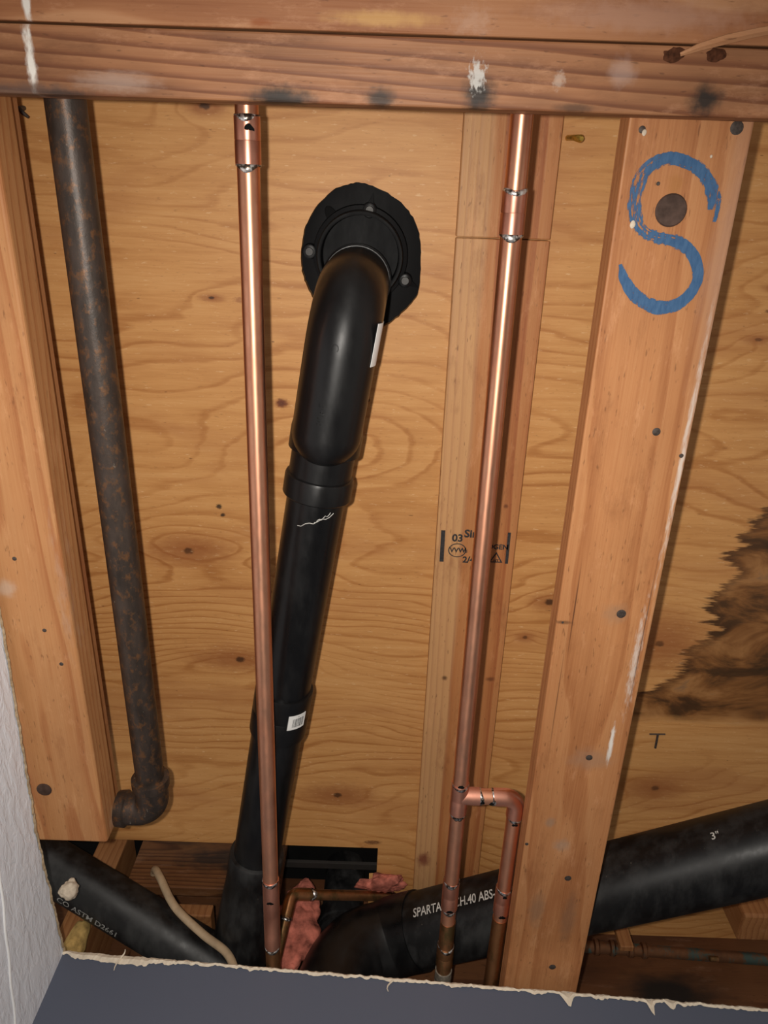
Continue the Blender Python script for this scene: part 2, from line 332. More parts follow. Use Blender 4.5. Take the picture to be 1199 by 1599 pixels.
m_flat = wood('nailer_board', [(.1, (.52, .24, .09)), (.5, (.44, .175, .06)), (.8, (.33, .105, .035)), (1, (.22, .06, .02))], 'y', (.19, 1.35), 170, .003, .006, seed=17, hue=two_tone, fibre=.5, blotch=.2,
              spots=[((.115, 1.36, 1.2), (.02, .03, .03), (.16, .03, .02), .8), ((.13, .87, 1.2), (.008, .008, .03), (.06, .02, .01), .8), ((.22, .87, 1.2), (.012, .008, .03), (.10, .03, .01), .7), ((.215, .50, 1.2), (.006, .006, .03), (.08, .02, .01), .7)])
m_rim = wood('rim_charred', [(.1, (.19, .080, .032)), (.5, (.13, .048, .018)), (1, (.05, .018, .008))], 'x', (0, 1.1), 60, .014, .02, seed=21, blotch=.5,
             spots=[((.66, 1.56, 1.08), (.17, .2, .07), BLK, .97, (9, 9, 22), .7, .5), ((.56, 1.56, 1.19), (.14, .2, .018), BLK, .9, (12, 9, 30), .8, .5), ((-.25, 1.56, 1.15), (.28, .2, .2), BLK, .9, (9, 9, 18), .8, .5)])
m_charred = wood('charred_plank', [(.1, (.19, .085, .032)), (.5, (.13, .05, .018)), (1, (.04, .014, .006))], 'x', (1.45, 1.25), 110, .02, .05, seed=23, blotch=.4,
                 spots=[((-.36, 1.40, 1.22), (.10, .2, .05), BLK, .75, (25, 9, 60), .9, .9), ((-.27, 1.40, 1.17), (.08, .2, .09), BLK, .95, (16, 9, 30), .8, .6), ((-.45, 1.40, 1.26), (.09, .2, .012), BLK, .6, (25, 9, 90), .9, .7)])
m_block = wood('block_wood', [(.1, (.40, .19, .075)), (.5, (.32, .135, .048)), (1, (.20, .07, .025))], 'z', (-.4, 1.45), 75, .012, .03, seed=27, fibre=.55)

def mat_copper(name, base, dull, rough, patina=None, amt=.0):
    t = NT(name); n = t.noise(t.mul((60, 25, 60)), 1, 4, .65); n2 = t.noise(t.mul((14, 9, 14)), 1, 3, .6)
    c = t.mix(t.mr(n, .35, .75, 0, .75), base, dull); c = t.mix(t.mr(n2, .5, .75, 0, .4), c, tuple(q*.55 for q in dull))
    if patina: c = t.mix(t.mr(t.noise(t.mul((30, 14, 30)), 1, 4, .7), .55-amt*.3, .62, 0, 1), c, patina)
    t.bump(n, .06, .0008)
    t.b.inputs['Anisotropic'].default_value = .62; t.l(t.com(0, 1, 0), t.b.inputs['Tangent'])
    return t.done(c, t.mr(n, .3, .7, rough-.04, rough+.08), 1)
m_cu = mat_copper('copper', (.86, .44, .28), (.70, .31, .19), .42)
m_cuf = mat_copper('copper_fitting', (.80, .39, .28), (.62, .27, .19), .42)
m_cuold = mat_copper('copper_old', (.42, .20, .09), (.26, .12, .06), .45, (.16, .11, .05), .3)
m_cugreen = mat_copper('copper_corroded', (.26, .12, .06), (.15, .08, .05), .55, (.10, .14, .125), .12)
t = NT('solder'); n = t.noise(t.mul((160, 160, 160)), 1, 3, .6)
m_solder = t.done(t.mix(t.mr(n, .42, .56, 0, 1), (.82, .80, .78), (.10, .075, .06)), .28, .9)
t = NT('iron_pipe'); n = t.noise(t.mul((40, 14, 40)), 1, 5, .65); n2 = t.noise(t.mul((90, 60, 90)), 1, 4, .7)
c = t.mix(t.mr(n, .35, .7, 0, 1), (.070, .050, .040), (.028, .021, .017)); c = t.mix(t.mr(n2, .52, .66, 0, .8), c, (.16, .072, .028)); c = t.mix(t.mr(t.noise(t.mul((120, 40, 120)), 1, 3, .6), .70, .76, 0, .6), c, (.35, .30, .24))
t.bump(n2, .35, .0015); m_iron = t.done(c, .45, .35)
def abs_plastic(name, dust=0., rough=.3):
    t = NT(name); n = t.noise(t.mul((25, 9, 25)), 1, 5, .65); n2 = t.noise(t.mul((70, 70, 70)), 1, 4, .7)
    c = t.mix(t.mr(n, .45, .75, 0, dust), (.005, .005, .0055), (.06, .06, .06)); c = t.mix(t.mr(n2, .70, .78, 0, dust*1.6), c, (.25, .22, .17))
    t.bump(n2, .05, .0008); t.b.inputs['Anisotropic'].default_value = .5; t.l(t.com(-.157, .988, 0), t.b.inputs['Tangent']); return t.done(c, t.mr(n, .3, .7, rough-.05, rough+.15), 0, .36)
m_abs = abs_plastic('abs_new', .12, .30); m_absf = abs_plastic('abs_fitting', .05, .34); m_absd = abs_plastic('abs_dusty', .45, .42)
m_flange = abs_plastic('flange_black', .0, .62); m_flange.node_tree.nodes['Principled BSDF'].inputs['Specular IOR Level'].default_value = .18
m_steel = plain('steel_dark', (.03, .028, .026), .5, .3); m_nail = plain('nail_head', (.06, .045, .038), .6, .2, var=.5, scale=300)
m_gouge = plain('torn_hole', (.075, .028, .014), .9, spec=.1, var=.5, scale=200); m_bolt = plain('bolt_head', (.085, .05, .038), .5, .4, var=.3, scale=90)
m_brass = plain('brass', (.55, .36, .07), .35, .8, var=.35, scale=200)
m_print = plain('pipe_print', (.50, .49, .46), .6, var=.3, scale=120); m_printd = plain('pipe_print_faded', (.24, .24, .23), .7, var=.5, scale=120)
m_ink = plain('stamp_ink', (.025, .022, .022), .7, var=.6, scale=200); m_label = plain('label_paper', (.78, .78, .77), .5, var=.04)
m_black = plain('flat_black', (.006, .006, .006), .9, spec=.1)  # even black for the added void lid, flux burns and bolt slot
m_felt2 = plain('dark_lath', (.018, .015, .013), .8); m_pink = plain('pink_insulation', (.40, .125, .09), .9, spec=.1, var=.75, scale=38, bump=.9); m_yellow = plain('yellow_insulation', (.42, .28, .10), .9, spec=.1, var=.4, scale=60, bump=.6)
m_lump = plain('old_solder', (.22, .19, .15), .7, .3, var=.5, scale=150, bump=.6); m_cable = plain('cable_jacket', (.40, .29, .18), .55, var=.2, scale=40)
m_plaster = plain('plaster_crumb', (.62, .53, .42), .9, spec=.1, var=.2, scale=90, bump=.4)
t = NT('grey_paint'); n = t.noise(t.P, 60, 4, .6); t.bump(n, .08, .001)
m_grey = t.done(t.mix(t.mr(t.noise(t.mul((30, 30, 120)), 1, 4, .7), .72, .78, 0, .5), (.092, .107, .150), (.26, .27, .29)), .5, 0, .4)
t = NT('white_textured'); n = t.noise(t.mul((90, 22, 60)), 1, 4, .6, .5); n2 = t.noise(t.P, 160, 2)
t.bump(t.m('ADD', t.mr(n, .40, .62, 0, 1), t.m('MULTIPLY', n2, .25)), .38, .003); m_white = t.done((.82, .85, .92), .55, 0, .3)
m_paper = plain('torn_paper', (.70, .62, .50), .9, spec=.1, var=.12, scale=120); m_gyp = plain('gypsum_core', (.40, .30, .19), .95, spec=.1, var=.3, scale=120, bump=.5)
m_floor = plain('floor_grey', (.30, .27, .23), .6, var=.1, scale=4)
m_ridge = plain('white_ridge', (.84, .84, .84), .5, var=.03)

# ================================================================ SETTING
PLY = 1.22; PT = .018
ceiling = thing('ceiling', (0, .4, PLY), 'plywood subfloor seen from below', None, None, 'structure')
holeL = [(-.075, -.010), (-.051, -.014), (-.016, -.003), (.014, .016), (.035, .042), (.043, .072), (.045, .108), (.042, .147), (.021, .174), (-.006, .197), (-.04, .205), (-.08, .200), (-.108, .182), (-.130, .151), (-.140, .128), (-.144, .104), (-.140, .063), (-.125, .029), (-.098, .001)]
hs = catmull([(a, b, 0) for a, b in holeL+holeL[:1]], 6)[:-1]
hole = []
for i, p in enumerate(hs):
    c = Vector((-.05, .095, 0)); d = (p-c); hole.append(c+d*(1+random.uniform(-.008, .008)))
prism('plywood_panel', [(-1.4, -.9), (.1650, -.9), (.1650, 1.606), (-.006, 1.606), (-.006, 1.452), (.011, 1.450), (.012, 1.352), (-1.4, 1.352)], PLY, PLY+PT, m_plyA, ceiling, hole)
prism('plywood_panel', [(.1665, -.9), (1.5, -.9), (1.5, 1.606), (.1665, 1.606)], PLY, PLY+PT, m_plyB, ceiling)
bm_obj('black_void_lid', box_bm(-1.4, .10, 1.25, 1.606, 1.345, 1.36, 0), m_black, ceiling)  # added lid: blocks world light; black colour stands for the dark void
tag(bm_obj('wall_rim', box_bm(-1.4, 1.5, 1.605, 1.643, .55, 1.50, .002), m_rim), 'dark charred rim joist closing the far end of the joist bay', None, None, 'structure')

def ragged(x, s, amp): return amp*(mnoise.noise(Vector((x*35, s, 0)))+.6*mnoise.noise(Vector((x*110, s, 3)))+.4*mnoise.noise(Vector((x*300, s, 7))))
# front wall: painted drywall, cut off along a sloping line
xs = [-.575+i*(2.0)/500 for i in range(501)]
def gtop(x): return .9165-(x+.562)*.049+ragged(x, 1, .0028)
vs = []; fs = []
for x in xs:
    zt = gtop(x); vs += [(x, 1.30, -1.6), (x, 1.30, zt), (x, 1.313, zt-.001), (x, 1.313, -1.6)]
for i in range(len(xs)-1):
    a = 4*i; b = a+4; fs += [(a, b, b+1, a+1), (a+1, b+1, b+2, a+2), (a+2, b+2, b+3, a+3)]
wf = tag(mesh_obj('wall_front', vs, fs, m_grey), 'dark grey painted drywall with a torn pale top edge', None, None, 'structure')
vs = []; fs = []
for x in xs:
    zt = gtop(x)+.0008; w = .0075+ragged(x, 9, .0045)
    if abs(x+.455) < .10: w += .010*(1-abs((x+.455)/.10))**.5+ragged(x, 15, .004)
    for (cx, ww, dd) in ((.355, .012, .03), (.50, .007, .03), (.535, .010, .018)):
        if abs(x-cx) < ww: w += dd*(1-abs(x-cx)/ww)*.8
    w = max(.0015, w); vs += [(x, 1.2988-.0012*random.random(), zt-w), (x, 1.2975-.0015*random.random(), zt-w*.45), (x, 1.3005, zt+.0006), (x, 1.312, zt)]
for i in range(len(xs)-1):
    a = 4*i; b = a+4
    for k in range(3): fs.append((a+k, b+k, b+k+1, a+k+1))
mesh_obj('torn_paper_edge', vs, fs, m_paper, wf)
for (x, l, c) in ((-.452, .026, -.4), (.045, .022, -.9), (.165, .004, 1.2), (-.453, -.014, .4), (-.335, .006, .8)):
    z0 = gtop(x)-.006; P = [(x+c*.012*math.sin(s*2.2), 1.296-.003*s, z0-l*s) for s in (0, .25, .5, .75, 1)]
    tube('paper_fibre', P, [.0016, .0015, .0013, .001, .0006], m_paper, wf, 6)
# left wall: white textured drywall
ys = [-1.2+i*2.512/420 for i in range(421)]
def ltop(y):
    b = .897 if y < .05 else (.930 if y < .62 else (.930-.022*(y-.62)/.38 if y < 1.0 else .908+.009*(y-1.0)/.3))
    return b+ragged(y, 5, .0022)
vs = []; fs = []
for y in ys:
    zt = ltop(y); vs += [(-.562, y, -1.6), (-.562, y, zt), (-.575, y, zt), (-.575, y, -1.6)]
for i in range(len(ys)-1):
    a = 4*i; b = a+4; fs += [(a, a+1, b+1, b), (a+1, a+2, b+2, b+1), (a+2, a+3, b+3, b+2)]
wl = tag(mesh_obj('wall_left', vs, fs, m_white), 'white textured drywall with a rough sawn top edge', None, None, 'structure')
vs = []; fs = []
for y in ys:
    zt = ltop(y)+.0012; w = max(.002, .0055+ragged(y, 12, .004)); vs += [(-.5608, y, zt-w), (-.5595+.0012*random.random(), y, zt-w*.4), (-.5615, y, zt+.001), (-.575, y, zt+.0006)]
for i in range(len(ys)-1):
    a = 4*i; b = a+4
    for k in range(3): fs.append((a+k, a+k+1, b+k+1, b+k))
mesh_obj('torn_gypsum_edge', vs, fs, m_gyp, wl)
tube('plaster_ridge', [(-.5618, .70+.02*i, .842-.0035*i+.0015*math.sin(i*1.3)) for i in range(29)], .0022, m_ridge, wl, 8)
tag(bm_obj('floor', box_bm(-.575, 2.4, -1.6, 1.30, -1.62, -1.60, 0), m_floor), 'plain floor of the room below', None, None, 'structure')

# ================================================================ TIMBER
t1 = thing('header_board', (0, -.12, .94), 'reddish brown flat board with scorch marks crossing below the pipes', 'board')
bm_obj('plank', box_bm(-1.2, 1.3, -.1505, -.0860, .900, .938, .0022), m_hdr, t1)
for (x, y, r) in ((.287, -.1425, .011), (.330, -.1435, .0095)):
    lump('gouge', (x, y, .9003), (r*1.25, r*.62, .0010), m_gouge, t1, .55, 70, x*40, 3)
t2 = thing('header_board', (0, -.22, .94), 'orange brown flat board lying edge to edge with the scorched header', 'board')
bm_obj('plank', box_bm(-1.2, 1.3, -.262, -.1525, .899, .938, .0022), m_hdr2, t2)
vs = []; fs = []                                             # torn splinter hanging at the seam
P = [Vector(q) for q in ((.292, -.142, .897), (.31, -.149, .893), (.335, -.156, .892), (.36, -.162, .893), (.41, -.172, .897), (.47, -.18, .898))]
tube('splinter', P, [.002, .004, .005, .0045, .004, .002], m_hdr2, t2, 6, 20)

t3 = thing('marked_joist_board', (.332, .6, .98), 'broad fir board with a big blue painted S and a bolt head', 'board')
bm_obj('plank', box_bm(.261, .402, -.60, 1.60, .940, .980, .0025), m_sboard, t3)
# the painted S
t = NT('blue_paint'); uvn = t.n('ShaderNodeUVMap'); uvn.uv_map = 'u'
st = t.noise(t.v('MULTIPLY', uvn.outputs[0], (9, 5, 0)), 1, 4, .65); g = t.noise(t.mul((220, 60, 1)), 1, 3, .6)
ux, uy, _ = t.sep(uvn.outputs[0])
al = t.m('ADD', t.m('MULTIPLY', st, .6), t.m('MULTIPLY', g, .4))
dry = t.m('ADD', t.mr(t.m('ABSOLUTE', t.m('SUBTRACT', ux, .37)), 0, .20, .14, 0), t.mr(ux, 0, .16, .09, 0)); dry = t.m('ADD', dry, t.mr(t.m('ABSOLUTE', t.m('SUBTRACT', uy, .5)), .30, .5, 0, .13))
al = t.mr(t.m('SUBTRACT', al, dry), .335, .385, 0, 1)
t.done(t.mix(t.mr(g, .3, .7, 0, 1), (.032, .090, .20), (.060, .135, .26)), .6, 0, .3)
tr = t.n('ShaderNodeBsdfTransparent'); mx = t.n('ShaderNodeMixShader'); t.l(al, mx.inputs[0]); t.l(tr.outputs[0], mx.inputs[1]); t.l(t.b.outputs[0], mx.inputs[2]); t.l(mx.outputs[0], t.out.inputs[0])
m_blue = t.mat
def stroke(name, pts, ws, mat, parent, z, seed=0):
    C = catmull([(a, b, z) for a, b in pts], 10); n = len(C); vs = []; fs = []; uv = []; K = 5
    for i, p in enumerate(C):
        tn = (C[min(n-1, i+1)]-C[max(0, i-1)]).normalized(); nr = Vector((-tn.y, tn.x, 0)); s = i/(n-1); q = s*(len(ws)-1); j = min(int(q), len(ws)-2); w = ws[j]+(ws[j+1]-ws[j])*(q-j)
        for k in range(K):
            e = (k/(K-1)-.5); jj = mnoise.noise(Vector((s*40, k*3.1+seed, 1)))*.0009 if k in (0, K-1) else 0
            vs.append(p+nr*(w*e+jj)); uv.append((s, k/(K-1)))
    m = len(vs); vs += [v+Vector((0, 0, .0011)) for v in vs]; uv += uv
    for i in range(n-1):
        for k in range(K-1): a = i*K+k; fs.append((a, a+1, a+K+1, a+K))
    return mesh_obj(name, vs[:m], fs, mat, parent, None, uv[:m])
SP = [(.3705, .006), (.3695, -.010), (.360, -.027), (.340, -.041), (.318, -.047), (.299, -.042), (.286, -.028), (.281, -.006), (.285, .016), (.296, .031), (.312, .038), (.332, .041), (.350, .048), (.364, .062), (.371, .082), (.366, .102), (.351, .115), (.330, .119), (.311, .113), (.294, .101), (.282, .086), (.275, .070)]
pl = stroke('painted_letter', SP, [.008, .017, .015, .014, .015, .016, .019, .018, .018, .015, .015, .015, .014, .014, .014, .015, .017, .017, .015, .012, .004], m_blue, t3, .9392)
pl['label'] = 'blue brush-painted letter S'
stroke('paint_tail', [(.3765, -.014), (.3785, -.004), (.3787, .008), (.378, .019)], [.003, .006, .005, .004], m_blue, t3, .9389, 4)
# bolt head in its hole
b = stepped('bolt_head', (.325, .008, .944), (.325, .008, .90), [(0, .0185), (.005, .0185), (.0062, .017), (.0062, .001)], m_bolt, t3, 28)
for (x, y, r) in ((.356, .278, .0055), (.354, .557, .007), (.345, .827, .0055), (.346, 1.098, .006), (.383, -.080, .0075), (.277, -.075, .004), (.347, 1.331, .0065), (.305, -.02, .0022), (.27, .575, .0018), (.265, 1.02, .003), (.395, .31, .003)):
    disc_head('nail_head', (x, y, .9402), r, .0012, m_nail, t3)
for (x, y, r) in ((.283, .025, .0035), (.280, -.072, .0028), (.36, -.05, .0015)):
    lump('paint_fleck', (x, y, .939), (r, r*1.4, .0012), m_plaster, t3, .3, 200, 1, 2)

t4 = thing('edge_board', (-.53, .2, .99), 'lower fir board above the white drywall with a dark washer', 'board')
bm_obj('plank', box_bm(-.640, -.461, -.60, 1.052, .9405, .999, .005, 3), m_lboard, t4)
stepped('bolt_head', (-.553, .934, .944), (-.553, .934, .90), [(0, .0125), (.0048, .0125), (.006, .010), (.006, .001)], m_bolt, t4, 20)
for (x, y) in ((-.53, .50), (-.505, .62), (-.488, .68), (-.545, .36)): disc_head('nail_head', (x, y, .9407), .0032, .001, m_nail, t4)
t5 = thing('edge_board', (-.53, .2, 1.06), 'upper rough board stacked tight over the board with the washer', 'board')
bm_obj('plank', box_bm(-.640, -.481, -.60, 1.046, 1.001, 1.056, .002), m_lboard2, t5)
t6 = thing('floor_joist', (-.60, .2, 1.22), 'narrow upright joist between the stacked edge boards and plywood', 'joist')
bm_obj('plank', box_bm(-.640, -.600, -.60, 1.060, 1.057, 1.2195, .002), m_lboard2, t6)

t7 = thing('nailer_board', (.165, .6, 1.22), 'two-tone blond and red flat board against the plywood with ink stamp', 'board')
bm = bmesh.new(); box_bm(.0960, .2395, -.60, .0575, 1.2005, 1.2195, .0012, 1, bm); box_bm(.0960, .2395, 0.0592, 1.60, 1.2005, 1.2195, .0012, 1, bm); bm_obj('plank', bm, m_flat, t7)
# grade stamp: seen through the gap beside the copper pipe
ax = (1, 0, 0); ay = (0, -1, 0); zz = 1.1998
for (x, w) in ((.108, .0075), (.2265, .0055)):
    mesh_obj('stamp_bar', [(x-w*.6, .551, zz), (x+w*.4, .551, zz), (x+w*.5, .614, zz), (x-w*.5, .614, zz)], [(0, 1, 2, 3)], m_ink, t7)
text_flat('stamp_text', '03', .020, (.124, .572, zz), ax, ay, m_ink, t7); text_flat('stamp_text', 'Sin', .021, (.1455, .563, zz), ax, ay, m_ink, t7)
text_flat('stamp_text', 'OGEN', .0135, (.1885, .585, zz), ax, ay, m_ink, t7); text_flat('stamp_text', '2/4', .017, (.146, .614, zz), ax, ay, m_ink, t7); text_flat('stamp_text', 'VVW', .013, (.1215, .594, zz), ax, ay, m_ink, t7); text_flat('stamp_text', 'S', .008, (.150, .594, zz), ax, ay, m_ink, t7)
text_flat('stamp_text', 'J', .017, (.191, .565, zz), ax, ay, m_ink, t7)
def ring_flat(name, c, r0, r1, n, mat, parent, rot=0, sy=1):
    vs = []; fs = []
    for k in range(n):
        a = rot+2*math.pi*k/n; vs += [(c[0]+r0*math.cos(a), c[1]+r0*sy*math.sin(a), zz), (c[0]+r1*math.cos(a), c[1]+r1*sy*math.sin(a), zz)]
    for k in range(n): k2 = (k+1) % n; fs.append((2*k, 2*k+1, 2*k2+1, 2*k2))
    mesh_obj(name, vs, fs, mat, parent)
ring_flat('stamp_emblem', (.135, .590), .0145, .0165, 24, m_ink, t7, 0, .85); ring_flat('stamp_triangle', (.2065, .605), .010, .0145, 3, m_ink, t7, -math.pi/2)
text_flat('stamp_text', 'HT', .007, (.2025, .6105, zz), ax, ay, m_ink, t7)

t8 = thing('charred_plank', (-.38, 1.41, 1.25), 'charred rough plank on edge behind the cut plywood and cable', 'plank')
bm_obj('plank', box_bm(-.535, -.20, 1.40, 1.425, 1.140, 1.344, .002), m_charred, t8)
t9 = thing('wood_block', (-.41, 1.42, 1.1), 'small brown wood block under the charred plank', 'block')
bm_obj('block', box_bm(-.455, -.345, 1.447, 1.605, 1.110, 1.1395, .003), m_block, t9)
t10 = thing('cripple_post', (-.62, 1.48, 1.2), 'pale upright post behind the dusty black pipe and the white wall corner', 'post')
bm_obj('post', box_bm(-.655, -.590, 1.445, 1.60, .80, 1.344, .003), m_block, t10)
t11 = thing('hanging_block', (.9, 1.5, 1.22), 'notched wood block beneath the plywood past the drain pipe', 'block')
bm_obj('block', box_bm(.815, .95, 1.42, 1.50, 1.135, 1.2195, .006), m_block, t11)
disc_head('nail_head', (.83, 1.4195, 1.175), .007, .002, m_nail, t11, (0, -1, 0))
t12 = thing('dark_lath', (-.1, 1.45, 1.28), 'thin dark lath crossing the black cutout in the plywood', 'lath')
bm_obj('lath', box_bm(-.30, .03, 1.452, 1.47, 1.262, 1.270, .001), m_felt2, t12)

# ================================================================ IRON PIPE
ip = thing('iron_pipe', (-.398, .4, 1.0), 'rusty dark iron pipe ending in an elbow fitting', 'pipe')
tube('pipe', [(-.399, -.60, 1.0)]+[(-.399+.003*i/20, -.6+1.58*i/20, 1.0) for i in range(1, 21)], .0242, m_iron, ip, 32)
E_ = arc_path([(-.396, .965, 1.0), (-.396, 1.030, 1.0), (-.461, 1.032, 1.0)], .030, 10)
tube('elbow', E_, [.0285]*len(E_), m_iron, ip, 32)
stepped('elbow_collar', (-.396, .955, 1.0), (-.396, 1.2, 1.0), [(0, .0255), (.002, .0325), (.018, .0325), (.022, .0285)], m_iron, ip)
stepped('elbow_collar', (-.4605, 1.032, 1.0), (-.3, 1.032, 1.0), [(0, .031), (.015, .0325), (.018, .0285)], m_iron, ip)

# ================================================================ COPPER
def solder(c, ax, r, parent, amp=1., down=(0, 0, -1), name='solder_ring'):
    c = Vector(c); d = Vector(ax).normalized(); n = Vector(down)-d*Vector(down).dot(d)
    n = n.normalized(); b = d.cross(n); pts = []; rad = []; vs = []; fs = []; K = 30; J = 8; ph = random.uniform(0, 6)
    for k in range(K):
        a = 2*math.pi*k/K; q = n*math.cos(a)+b*math.sin(a); front = max(0, math.cos(a))**3
        w = .0016+.0016*amp*front+.0006*math.sin(3*a+ph); off = .003*amp*front
        for j in range(J):
            e = 2*math.pi*j/J; vs.append(c+d*(off+w*1.25*math.cos(e))+q*(r+w*.42*math.sin(e)))
    for k in range(K):
        for j in range(J): k2 = (k+1) % K; j2 = (j+1) % J; fs.append((k*J+j, k*J+j2, k2*J+j2, k2*J+j))
    return mesh_obj(name, vs, fs, m_solder, parent, 60)
def flux(c, r, parent, sx=1.0, mat=None):
    bm = bmesh.new(); bmesh.ops.create_icosphere(bm, subdivisions=2, radius=1); c = Vector(c)
    for v in bm.verts: v.co = c+Vector((v.co.x*.0072*sx, v.co.y*.0034*(1+.4*math.sin(9*v.co.x))+.004*v.co.x**2, -r+v.co.z*.0011+.0020*(v.co.x**2)))
    bm_obj('flux_burn', bm, mat or m_black, parent, 60)
def coupling(a, b, r, parent, mat=None, name='coupling'):
    L = (Vector(b)-Vector(a)).length
    return stepped(name, a, b, [(0, r-.0012), (.0006, r), (L*.48, r), (L*.5, r-.0004), (L*.52, r), (L-.0006, r), (L, r-.0012)], mat or m_cuf, parent, 28)
cl = thing('copper_pipe', (-.18, .6, .975), 'long single copper pipe crossing in front of the black drain', 'pipe')
A = Vector((-.1725, -.60, .975)); B = Vector((-.1875, 1.36, .975))
def LC(y): t_ = (y+.60)/1.96; return lerp(A, B, t_)
tube('pipe', [LC(-.60+i*1.96/24) for i in range(25)], .0139, m_cu, cl)
coupling(LC(-.078), LC(-.026), .0156, cl); solder(LC(-.078), (0, 1, 0), .0148, cl); solder(LC(-.026), (0, 1, 0), .0148, cl, 1.3)
flux(LC(-.066)+Vector((.004, 0, 0)), .0156, cl)
coupling(LC(1.166), LC(1.345), .0153, cl); solder(LC(1.168), (0, 1, 0), .015, cl, 1.2); solder(LC(1.345), (0, 1, 0), .015, cl, 1.5); flux(LC(1.212), .0152, cl)
tube('old_stub', [LC(1.345), LC(1.45), LC(1.605)], .0142, m_cuold, cl)

cp = thing('copper_pipe', (.155, .6, 1.02), 'copper pipe with a tee and looped branch beside the marked board', 'pipe')
ZR = .990
def RC(y): return Vector((.1470+.0025*(y+.6)/1.96, y, ZR))
tube('pipe', [RC(-.60+i*1.97/24) for i in range(25)], .0138, m_cu, cp)
coupling(RC(-0.008), RC(0.043), .0157, cp); solder(RC(-0.008), (0, 1, 0), .0148, cp, 1.3); solder(RC(0.043), (0, 1, 0), .0148, cp, 1.4)
coupling(RC(0.936), RC(1.003), .0155, cp, name='tee'); solder(RC(0.938), (0, 1, 0), .0146, cp, 1.2); solder(RC(1.003), (0, 1, 0), .0146, cp, 1.1)
X0 = .1500
stepped('tee_branch', (X0, 0.9653, ZR), (.3, 0.9653, ZR), [(0, .0153), (.034, .0153), (.0345, .0142)], m_cuf, cp, 26)
LP = arc_path([(X0+.03, 0.9653, ZR), (0.2498, 0.9653, ZR), (0.2488, 1.379, ZR)], .021, 10)
tube('branch_pipe', LP, .0136, m_cu, cp)
EP = arc_path([(0.208, 0.9653, ZR), (0.2498, 0.9653, ZR), (0.2498, 1.0067, ZR)], .021, 10); tube('branch_elbow', EP, .0154, m_cuf, cp)
solder((X0+.035, 0.9653, ZR), (1, 0, 0), .0145, cp, .8); solder((0.207, 0.9653, ZR), (1, 0, 0), .0145, cp, .8); solder((0.2498, 1.0067, ZR), (0, 1, 0), .0145, cp, 1.)
flux((.207, 0.9673, ZR), .0145, cp); flux((.188, 0.9643, ZR), .0156, cp, .6); flux((0.2498, 1.0146, ZR), .0142, cp, .8); flux(RC(0.933), .0142, cp, .9); flux(RC(1.007), .0142, cp, .9)
coupling(RC(1.172), RC(1.243), .0156, cp); solder(RC(1.172), (0, 1, 0), .0148, cp, 1.4); solder(RC(1.243), (0, 1, 0), .0148, cp, 1.2); flux(RC(1.237), .0156, cp)
coupling((0.2490, 1.185, ZR), (0.2490, 1.249, ZR), .0156, cp); solder((0.2490, 1.185, ZR), (0, 1, 0), .0148, cp, 1.3); flux((0.2490, 1.247, ZR), .0156, cp); flux((0.2490, 1.1938, ZR), .0157, cp, .7)
tube('old_stub', [(.1500, 1.2805, ZR), (.1500, 1.3593, ZR), (.1500, 1.605, ZR)], .0146, m_cuold, cp); coupling((.1500, 1.3475, ZR), (.1500, 1.4036, ZR), .0168, cp, m_cuold); solder((.1500, 1.3475, ZR), (0, 1, 0), .0158, cp, 1.8)
coupling((.1500, 1.4184, ZR), (.1500, 1.4775, ZR), .0168, cp, m_lump, 'solder_lump')
tube('old_stub', [(0.2488, 1.2657, ZR), (0.2483, 1.379, ZR), (0.2463, 1.605, ZR)], .0146, m_cuold, cp)

oc = thing('old_copper_pipe', (-.03, 1.40, 1.12), 'tarnished old copper pipe with elbow beside the pink insulation', 'pipe')
OP = arc_path([(.085, 1.510, 1.2085), (.045, 1.487, 1.2075), (-.172, 1.398, 1.132), (-.192, 1.452, 1.003)], [.03, .020], 8)
tube('pipe', OP, .0110, m_cuold, oc, 20)
EP = arc_path([(-.1344, 1.4137, 1.1451), (-.172, 1.398, 1.132), (-.1785, 1.4155, 1.090)], .020, 8); tube('elbow', EP, .0130, m_cuold, oc, 20)
solder((-.131, 1.4148, 1.1463), (.877, .360, .305), .0128, oc, 1.6, (0, -1, -1)); solder((-.1788, 1.4165, 1.0875), (-.142, .383, -.913), .0126, oc, 1.2)

gp = thing('corroded_pipe', (.7, 1.53, 1.12), 'corroded horizontal copper pipe with green crust along the rim', 'pipe')
tube('pipe', [(.38, 1.533, 1.137), (.6, 1.532, 1.128), (1.3, 1.528, 1.095)], .0125, m_cugreen, gp, 20)
for x in (.50, .535, .575, .605): stepped('crust_ring', (x, 1.5325, 1.133-.045*(x-.5)), (x+1, 1.5325, 1.088), [(0, .013), (.003, .0165), (.010, .0165), (.014, .013)], m_cugreen, gp, 16)
tube('solder_tip', [(.748, 1.52, 1.105), (.766, 1.52, 1.104)], .006, m_cuold, gp, 10)
sb = thing('pipe_strap', (.56, 1.5, 1.18), 'dark strap hanging from the plywood beside the drain pipe', 'strap')
bm_obj('strap', box_bm(.553, .583, 1.505, 1.520, 1.115, 1.2195, .002), m_block, sb)

